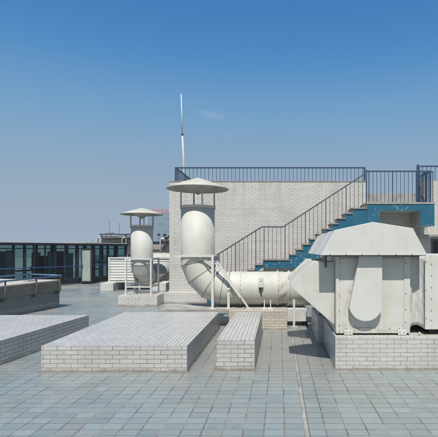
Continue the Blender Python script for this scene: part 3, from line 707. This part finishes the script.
# ------------------------------------------------------------------ low wall at left with pipe handrails
def LW(d, off=0.0): return Vector((-8.139+0.182*d+off, d))
nrm = Vector((1, -0.182)).normalized(); tan = Vector((0.182, 1)).normalized()
def quadrail(off_in, off_out, d0, d1):
    a_, b_ = LW(d0), LW(d1)
    return [tuple(a_+nrm*off_out), tuple(b_+nrm*off_out), tuple(b_-nrm*off_in), tuple(a_-nrm*off_in)]
lw = thing('low_wall', (-7.5, 9.5, 0), 'low grey green wall with dirty dark band and pale top at the left', 'low wall')
MB().prism_z(quadrail(2.6, 0, 6.0, 11.55), 0, 0.455).build('wall_body', 'greentile', lw, uvrot=-0.18)
MB().prism_z(quadrail(2.63, 0.03, 5.97, 11.58), 0.457, 0.735).build('cap_band', 'darkconc', lw, bevel=0.01)
MB().prism_z(quadrail(2.62, 0.02, 5.97, 11.57), 0.736, 0.755).build('cap_top', 'beige', lw)
hr = thing('pipe_handrail', (-6.4, 9.5, 0.45), 'light blue pipe handrail on bent brackets along the near face of the low wall', 'handrail')
a_, b_ = LW(5.8), LW(11.52)
def v3(v2, z): return Vector((v2.x, v2.y, z))
hh_ = 0.865
MB().tube([v3(a_+nrm*0.1, hh_), v3(b_+nrm*0.1, hh_)], 0.021, 12).build('pipe', 'blue_rail', hr)
for dd in (7.6, 8.6, 9.66, 10.6, 11.43):
    q = LW(dd)
    MB().tube([v3(q+nrm*0.02, 0.42), v3(q+nrm*0.09, 0.43), v3(q+nrm*0.10, 0.50), v3(q+nrm*0.1, hh_-0.02)], 0.02, 8).build('bracket', 'grey_steel', hr)
    MB().bar(v3(q+nrm*0.0, 0.42), v3(q+nrm*0.02, 0.42), 0.09, 0.09).build('bracket_plate', 'grey_steel', hr)
hr2 = thing('pipe_handrail', (-8, 9.5, 0.75), 'light blue pipe handrail along the far side of the low wall', 'handrail')
MB().tube([v3(a_-nrm*0.9, 0.90), v3(b_-nrm*0.9, 0.90)], 0.021, 12).build('pipe', 'blue_rail', hr2)
MB().tube([v3(b_-nrm*0.9, 0.90), v3(b_+nrm*0.1, 0.875)], 0.02, 12).build('pipe', 'blue_rail', hr2)
for dd in (7.2, 8.8, 10.4, 11.5):
    q = LW(dd)-nrm*0.9
    MB().tube([v3(q, 0.755), v3(q, 0.88)], 0.018, 8).build('post', 'grey_steel', hr2)
for i, (dd, of, L, w, h, mt, lb) in enumerate(((9.9, 0.5, 0.5, 0.12, 0.05, 'white_conc', 'flat pale slab of rubble lying on top of the low wall'), (10.9, 0.35, 0.3, 0.15, 0.04, 'concrete', 'small grey slab lying on the low wall near its end'))):
    q = LW(dd)-nrm*of
    tag(MB().bar(v3(q-tan*L/2, 0.755+h/2), v3(q+tan*L/2, 0.755+h/2), w, h).build('concrete_slab', mt, bevel=0.006), lb, 'slab')

# ------------------------------------------------------------------ glass pavilion
def GL(d): return Vector((0.586*d-20.26, d))
un = Vector((0.5056, 0.8628)); inn = Vector((-0.8628, 0.5056))
def gd(px): return 20.26/(0.586+(VX-px)/F)
gh = thing('glass_pavilion', (-10, 18, 0), 'low dark framed glass pavilion with flat roof at the left', 'glass pavilion')
d0, d1 = 12.8, gd(126.3); GH = 1.855; DEP = 3.4
def gq(d, z, i=0.0): q = GL(d)+inn*i; return Vector((q.x, q.y, z))
def gslab(i0, i1, z0, z1, da=d0, db=d1):
    pts = [GL(da)+inn*i0, GL(db)+inn*i0, GL(db)+inn*i1, GL(da)+inn*i1]
    return MB().prism_z([tuple(q) for q in pts], z0, z1)
gslab(-0.10, DEP+0.1, 1.775, 1.855, d0, d1+0.05).build('roof', 'frame', gh)
gslab(-0.06, DEP, 1.857, 1.90, 19.3, d1).build('roof_edge', 'beige', gh)
gslab(0, DEP, 0, 0.05).build('base', 'darkconc', gh)
posts = [d0, gd(-75), gd(-40), gd(-8), gd(25.3), gd(55), gd(78), gd(93), gd(108.5), gd(117.5), d1]
for i, dd in enumerate(posts):
    thick = 0.09 if i % 2 == 0 or i > 5 else 0.12
    MB().bar(gq(dd, 0.05, 0.05), gq(dd, 1.775, 0.05), thick, thick, up=(inn.x, inn.y, 0)).build('post', 'frame', gh)
    MB().bar(gq(dd, 0.05, DEP-0.1), gq(dd, 1.775, DEP-0.1), 0.09, 0.09, up=(inn.x, inn.y, 0)).build('post', 'frame', gh)
    if i < len(posts)-1:
        e = posts[i+1]
        for (z0_, z1_, wd) in ((0.05, 0.13, 0.07), (1.60, 1.64, 0.05)):
            MB().bar(gq(dd+0.04, (z0_+z1_)/2, 0.05), gq(e-0.04, (z0_+z1_)/2, 0.05), wd, z1_-z0_).build('transom', 'frame', gh)
        gl_ = MB().add([gq(dd+0.03, 0.13, 0.05), gq(e-0.03, 0.13, 0.05), gq(e-0.03, 1.775, 0.05), gq(dd+0.03, 1.775, 0.05)], [(0,1,2,3)])
        gl_.build('pane', 'glass', gh)
        MB().add([gq(dd+0.03, 0.05, DEP-0.1), gq(e-0.03, 0.05, DEP-0.1), gq(e-0.03, 1.775, DEP-0.1), gq(dd+0.03, 1.775, DEP-0.1)], [(0,1,2,3)]).build('pane', 'glass_back', gh)
# intermediate mullions
for px in (14, 34.5, 46, 66, 84.5, 101):
    dd = gd(px); MB().bar(gq(dd, 0.13, 0.06), gq(dd, 1.775, 0.06), 0.05, 0.05, up=(inn.x, inn.y, 0)).build('mullion', 'frame', gh)
MB().bar(gq(d1, 0.9, 0.1), gq(d1, 0.9, DEP-0.1), 0.04, 0.06).build('transom', 'frame', gh)
MB().add([gq(d1, 0.05, 0.1), gq(d1, 0.05, DEP-0.15), gq(d1, 1.775, DEP-0.15), gq(d1, 1.775, 0.1)], [(0,1,2,3)]).build('pane', 'glass', gh)
MB().tube([gq(13.2, 0.83, -0.06), gq(gd(109), 0.83, -0.06)], 0.02, 8).build('blue_rail', painted('blue rail paint', (0.03, 0.09, 0.24), 0.4, 0.2, streak=False), gh)
def gdi(px, i): t = (px-VX)/F; return (20.26+0.8628*i+t*0.5056*i)/(0.586-t)
dd_ = gd(81.5)-0.03
lf = MB().box(XX(81.5,dd_), XX(91.5,dd_), dd_-0.02, dd_+0.02, 0.07, 1.62).build('open_door', 'doorleaf', gh)
MB().box(XX(81.5,dd_), XX(91.5,dd_), dd_-0.03, dd_-0.021, 0.07, 0.14).box(XX(81.5,dd_), XX(91.5,dd_), dd_-0.03, dd_-0.021, 1.55, 1.62).box(XX(90.6,dd_), XX(91.5,dd_), dd_-0.03, dd_-0.021, 0.14, 1.55).box(XX(81.5,dd_), XX(82.4,dd_), dd_-0.03, dd_-0.021, 0.14, 1.55).build('frame', 'frame', lf)
MB().box(XX(82.6,dd_), XX(83.2,dd_), dd_-0.07, dd_-0.022, 0.75, 0.9).build('handle', 'grey_steel', lf)
# inside: partitions, a bench, cupboards
for px, wpx, z1_, mt, off_ in ((3, 12, 1.5, 'paleinner', 1.6), (36, 6, 1.45, 'paleinner', 1.3), (43, 7, 1.3, 'darkconc', 1.0), (60, 6, 1.5, 'frame', 1.4), (70, 5, 1.4, 'paleinner', 2.0), (10, 5, 1.55, 'paleinner', 0.5), (50.5, 4, 1.5, 'paleinner', 0.6), (101, 3, 1.1, 'paleinner', 0.8), (-30, 14, 1.4, 'paleinner', 1.5)):
    d_ = gdi(px, off_); MB().bar(gq(d_, 0.05, off_), gq(d_, z1_, off_), 0.5*wpx/8, 0.05, up=(inn.x, inn.y, 0)).build('partition', mt, gh)
MB().bar(gq(gd(22), 0.70, 0.5), gq(gd(48), 0.70, 0.5), 0.3, 0.05).build('shelf', 'frame', gh)
MB().bar(gq(gd(93), 0.62, 0.6), gq(gd(106), 0.62, 0.6), 0.4, 0.05).build('shelf', 'frame', gh)
MB().bar(gq(gd(37), 0.80, 0.45), gq(gd(43), 0.80, 0.45), 0.2, 0.12).build('storage_box', painted('blue plastic', (0.02, 0.10, 0.30), 0.4, 0.1, streak=False), gh)

# ------------------------------------------------------------------ louvred unit
ly = 16.3; lx0, lx1 = XX(109.3, ly), XX(174, ly); lz0, lz1 = 0.305, ZZ(257.3, ly)
lu = thing('louvred_unit', (-5.4, 16.8, 0.305), 'white louvred cooling unit standing on curbs behind the smaller duct', 'louvred unit')
fx = [lx0, XX(125.7, ly), XX(142, ly), XX(158, ly), lx1]
for x in fx: MB().box(x-0.03, x+0.03, ly-0.03, ly+0.03, lz0, lz1).build('frame_post', 'white_steel', lu)
for z in (lz0+0.025, lz1-0.025): MB().box(lx0+0.031, lx1-0.031, ly-0.025, ly+0.025, z-0.025, z+0.025).build('frame_rail', 'white_steel', lu)
for xa_, xb_ in zip(fx[:-1], fx[1:]):
    nsl = 8
    for k in range(nsl):
        z = lz0+0.09+(lz1-lz0-0.13)*k/nsl; xm0, xm1 = xa_+0.032, xb_-0.032; hgt_ = (lz1-lz0-0.13)/nsl
        MB().add([(xm0, ly-0.0, z), (xm1, ly-0.0, z), (xm1, ly+0.025, z+hgt_*1.02), (xm0, ly+0.025, z+hgt_*1.02),
                  (xm0, ly+0.006, z-0.01), (xm1, ly+0.006, z-0.01), (xm1, ly+0.035, z+hgt_*0.99), (xm0, ly+0.035, z+hgt_*0.99)],
                 [(0,1,2,3), (7,6,5,4), (0,4,5,1), (3,2,6,7), (0,3,7,4), (1,5,6,2)]).build('louvre', 'white_steel', lu)
MB().box(lx0, lx1, ly+0.045, ly+1.2, lz0, lz1-0.01).build('casing', 'white_steel', lu)
MB().box(XX(153,ly+0.3), XX(171,ly+0.3), ly+0.3, ly+0.9, lz1, ZZ(253.2, ly+0.3)).build('top_box', 'white_steel', lu)
for px, pw, lb in ((100.2, 13, 'pale concrete curb under the left end of the white louvred unit'), (150, 16, 'pale concrete curb behind the smaller duct under the louvred unit')):
    tag(MB().box(XX(px,16.0), XX(px+pw,16.0), 16.0, 17.4, 0, 0.303).build('concrete_curb', 'white_conc', bevel=0.01), lb, 'curb')

# ------------------------------------------------------------------ far roof equipment
tag(MB().box(-34, 12, 30.5, 30.75, 0, 0.95).build('parapet_wall', 'white_conc'), 'low white parapet along the far roof edge', 'parapet')
tag(MB().box(-34.25, -34, -14, 30.75, 0, 0.95).build('parapet_wall', 'white_conc'), 'low parapet far to the left beyond the pavilion', 'parapet')
eh = thing('equipment_house', (-7.6, 25, 0), 'grey walled roof enclosure behind the louvred unit', 'enclosure')
MB().box(XX(152,24.5), XX(173,24.5)+0.3, 24.5, 26.5, 0, ZZ(243, 24.5)).build('wall', 'concrete', eh)
MB().box(XX(151.5,24.5), XX(173,24.5)+0.35, 24.45, 26.55, ZZ(243, 24.5), ZZ(242, 24.5)).build('roof', 'darkconc', eh)
def tower(c, r, label):
    t_ = thing('cooling_tower', (c[0], c[1], 0), label, 'cooling tower', 'round cooling towers')
    MB().lathe(c, [(0.001, 1.2), (r*0.96, 1.2), (r, 1.3), (r, 2.30), (r*1.04, 2.31), (r*1.04, 2.36), (r*0.9, 2.37), (r*0.8, 2.46), (0.001, 2.46)], 36).build('tank', 'tank', t_)
    for z in (1.55, 1.85, 2.1): MB().lathe(c, [(r, z), (r+0.02, z), (r+0.02, z+0.04), (r, z+0.04)], 36, smooth=False).build('hoop', 'darkconc', t_)
    for k in range(6):
        q = k*math.pi/3; MB().bar((c[0]+r*0.85*math.cos(q), c[1]+r*0.85*math.sin(q), 0), (c[0]+r*0.85*math.cos(q), c[1]+r*0.85*math.sin(q), 1.2), 0.08).build('leg', 'grey_steel', t_)
    for k in range(14):
        q = k*math.pi/7; MB().bar((c[0]+r*1.02*math.cos(q), c[1]+r*1.02*math.sin(q), 2.3), (c[0]+r*1.02*math.cos(q), c[1]+r*1.02*math.sin(q), 2.58), 0.03).build('rail_post', 'grey_steel', t_)
    MB().lathe(c, [(r*1.0, 2.56), (r*1.04, 2.56), (r*1.04, 2.6), (r*1.0, 2.6), (r*1.0, 2.56)], 24, smooth=False).build('rail_ring', 'grey_steel', t_)
    MB().bar((c[0]-r*1.0, c[1]-0.4, 2.56), (c[0]+r*0.3, c[1]-0.5, 2.62), 0.10, 0.06).build('motor_beam', 'dark', t_)
    MB().tube([(c[0]-r*1.25, c[1]-0.3, 1.3), (c[0]-r*1.25, c[1]-0.3, 2.3), (c[0]-r*0.95, c[1]-0.3, 2.42)], 0.06, 8).build('riser_pipe', 'white_steel', t_)
tower((XX(113.5,28), 28), 0.74, 'round dark cooling tower rising behind the right end of the glass pavilion')
tower((XX(138,28), 28), 0.74, 'round dark cooling tower mostly hidden behind the smaller duct')
# pipework by the enclosure
pw_ = thing('pipework', (XX(161,23), 23, 1.0), 'black and white pipes with valves above the grey roof enclosure', 'pipes')
y_ = 24.2
MB().tube([P(150,242.3,y_), P(172,242.3,y_)], 0.045, 8).build('pipe', 'dark', pw_)
MB().tube([P(160.5,258,y_), P(160.5,240,y_), P(161.5,238.6,y_), P(167,238.6,y_)], 0.05, 8).build('pipe', 'white_steel', pw_)
MB().tube([P(164.5,236,y_), P(164.5,250,y_)], 0.04, 8).build('pipe', 'grey_steel', pw_)
for px, py, r_ in ((158.8, 234.6, 0.07), (164.8, 234.8, 0.08), (166.5, 238, 0.1), (168, 241.5, 0.12), (163, 240.6, 0.09), (169.5, 236.5, 0.08)):
    q = P(px, py, y_); MB().tube([q-Vector((r_,0,0)), q+Vector((r_,0,0))], r_*0.8, 8).build('valve', 'dark' if px != 163 else 'grey_steel', pw_)
    MB().tube([q, Vector((q.x, q.y, EYE+0.38))], 0.012, 6).build('valve_stem', 'grey_steel', pw_)
for i, (px, y0_) in enumerate(((109.3, 221), (119.4, 222.5), (92.2, 238.5))):
    q = P(px, y0_, 29)
    an = tag(MB().tube([(q.x, 29, 0), (q.x, 29, q.z)], 0.018, 6).build('antenna', 'grey_steel'), ['thin antenna mast, taller left one above the dark cooling tower', 'thin antenna mast above the right side of the dark cooling tower', 'short thin mast above the glass pavilion roof, left of the cooling tower'][i], 'antenna', 'thin antenna masts')

# far office tower with a rooftop sign
TD = 240.0
ft = thing('office_tower', (XX(160,TD), TD, -32), 'hazy blue glass office tower with red rooftop letters in the far distance', 'office tower')
MB().box(XX(148,TD), XX(176,TD), TD, TD+18, -32, ZZ(213.5,TD)).build('tower_body', 'tower', ft)
def glyph(px, k):   # blocky characters, too small to read in the photograph
    x0, x1, z0, z1 = XX(px,TD), XX(px+3.3,TD), ZZ(212.6,TD), ZZ(209.2,TD); w_ = (x1-x0); h_ = z1-z0; m_ = MB(); t_ = 0.32
    def st(a, b, c_, d_): m_.box(x0+w_*a, x0+w_*b, TD+0.2, TD+0.6, z0+h_*c_, z0+h_*d_)
    st(0, 1, 0.84, 1); st(0.42, 0.58, 0, 0.84); st(0, 0.42, 0.4, 0.56); st(0.58, 1, 0.4, 0.56)
    if k % 2: st(0, 0.15, 0, 0.4); st(0.85, 1, 0, 0.4)
    else: st(0, 0.42, 0, 0.15); st(0.58, 1, 0, 0.15)
    m_.build('sign_letter', 'redsign', ft)
for k in range(5): glyph(151.6+4.3*k, k)
MB().box(XX(150.5,TD), XX(174,TD), TD+0.7, TD+1.0, ZZ(213.5,TD), ZZ(213.0,TD)).build('sign_rail', 'grey_steel', ft)

# ------------------------------------------------------------------ haze
def haze():
    m = bpy.data.materials.new('haze air'); m.use_nodes = True; nt = m.node_tree
    nt.nodes.remove(nt.nodes['Principled BSDF'])
    v = nd(nt, 'ShaderNodeVolumePrincipled'); v.inputs['Color'].default_value = (0.80, 0.86, 0.88, 1)
    v.inputs['Density'].default_value = 0.001; v.inputs['Anisotropy'].default_value = 0.0
    nt.links.new(v.outputs[0], nt.nodes['Material Output'].inputs['Volume'])
    M['haze'] = m
    o = MB().box(-3200, 3200, -3200, 6200, -33, 26).build('haze', 'haze')
    tag(o, None, None, kind='stuff')
haze()

# ------------------------------------------------------------------ light, sky, camera
EL = 58.6; PHI = -0.8
sun = bpy.data.lights.new('sun', 'SUN'); sun.energy = 5.0; sun.angle = math.radians(0.53); sun.color = (1.0, 0.955, 0.89)
so = bpy.data.objects.new('sun', sun); col.objects.link(so); so.rotation_euler = (math.radians(90-EL), 0, math.radians(PHI)); so.location = (0, -20, 30)
w = bpy.data.worlds.new('World'); sc.world = w; w.use_nodes = True; nt = w.node_tree
sky = nt.nodes.new('ShaderNodeTexSky'); sky.sky_type = 'NISHITA'; sky.sun_disc = False
sky.sun_elevation = math.radians(EL); sky.sun_rotation = math.radians(180-PHI)
sky.air_density = 1.0; sky.dust_density = 1.0; sky.ozone_density = 1.0; sky.altitude = 0
tc = nt.nodes.new('ShaderNodeTexCoord')
# one faint wisp of cloud
cd = Vector(((212-VX)/F, 1, (VY-114.5)/F)).normalized()
mp = nt.nodes.new('ShaderNodeVectorMath'); mp.operation = 'SUBTRACT'; nt.links.new(tc.outputs['Generated'], mp.inputs[0]); mp.inputs[1].default_value = cd
ml = nt.nodes.new('ShaderNodeVectorMath'); ml.operation = 'MULTIPLY'; nt.links.new(mp.outputs[0], ml.inputs[0]); ml.inputs[1].default_value = (28, 28, 95)
ln = nt.nodes.new('ShaderNodeVectorMath'); ln.operation = 'LENGTH'; nt.links.new(ml.outputs[0], ln.inputs[0])
nz = noise(nt, mapped(nt, tc.outputs['Generated'], (30, 30, 90)), 1.0, 5, 0.6)
q = mth(nt, 'SUBTRACT', mth(nt, 'ADD', 1.0, mth(nt, 'MULTIPLY', mth(nt, 'SUBTRACT', nz, 0.5), 2.2)), ln.outputs['Value'])
q = mth(nt, 'MULTIPLY', mth(nt, 'MINIMUM', mth(nt, 'MAXIMUM', q, 0.0), 1.0), 0.22)
pre = nd(nt, 'ShaderNodeVectorMath', operation='SCALE'); pre.inputs['Scale'].default_value = 0.06; nt.links.new(sky.outputs[0], pre.inputs[0])
cur = nd(nt, 'ShaderNodeRGBCurve')      # camera-like response of a clear deep blue sky
CV = [[(0,0),(.073,.052),(.0915,.114),(.114,.176),(.158,.254),(.256,.314),(.32,.298),(1,.38)],
      [(0,0),(.06,.095),(.114,.218),(.141,.290),(.172,.350),(.227,.384),(.334,.404),(1,.48)],
      [(0,0),(.1,.30),(.191,.505),(.231,.56),(.268,.57),(.324,.54),(.374,.52),(1,.55)]]
for ci, pts_ in enumerate(CV):
    cm = cur.mapping.curves[ci]
    for qx, qy in pts_[1:-1]: cm.points.new(qx, qy)
    cm.points[0].location = pts_[0]; cm.points[len(cm.points)-1].location = pts_[-1]
cur.mapping.update(); nt.links.new(pre.outputs[0], cur.inputs['Color'])
post = nd(nt, 'ShaderNodeVectorMath', operation='SCALE'); post.inputs['Scale'].default_value = 1/0.06; nt.links.new(cur.outputs[0], post.inputs[0])
skc = mix(nt, q, post.outputs[0], (9.0, 10.0, 11.0))
bg = nt.nodes['Background']; nt.links.new(skc, bg.inputs[0]); bg.inputs[1].default_value = 0.06

cam = bpy.data.cameras.new('camera'); co = bpy.data.objects.new('camera', cam); col.objects.link(co)
co.location = (0, 0, EYE); co.rotation_euler = (math.radians(90), 0, 0)
cam.sensor_fit = 'HORIZONTAL'; cam.sensor_width = 36; cam.lens = 36*F/438
cam.shift_x = -(VX-219)/438; cam.shift_y = (VY-218.5)/438
cam.clip_start = 0.05; cam.clip_end = 12000
sc.camera = co
vs = sc.view_settings; vs.view_transform = 'Standard'; vs.look = 'None'; vs.exposure = 0.0; vs.gamma = 1
try: vs.use_curve_mapping = False
except Exception: pass
for ob in list(bpy.data.objects):
    for k in ('_w', '_o', 'off'):
        if k in ob.keys(): del ob[k]
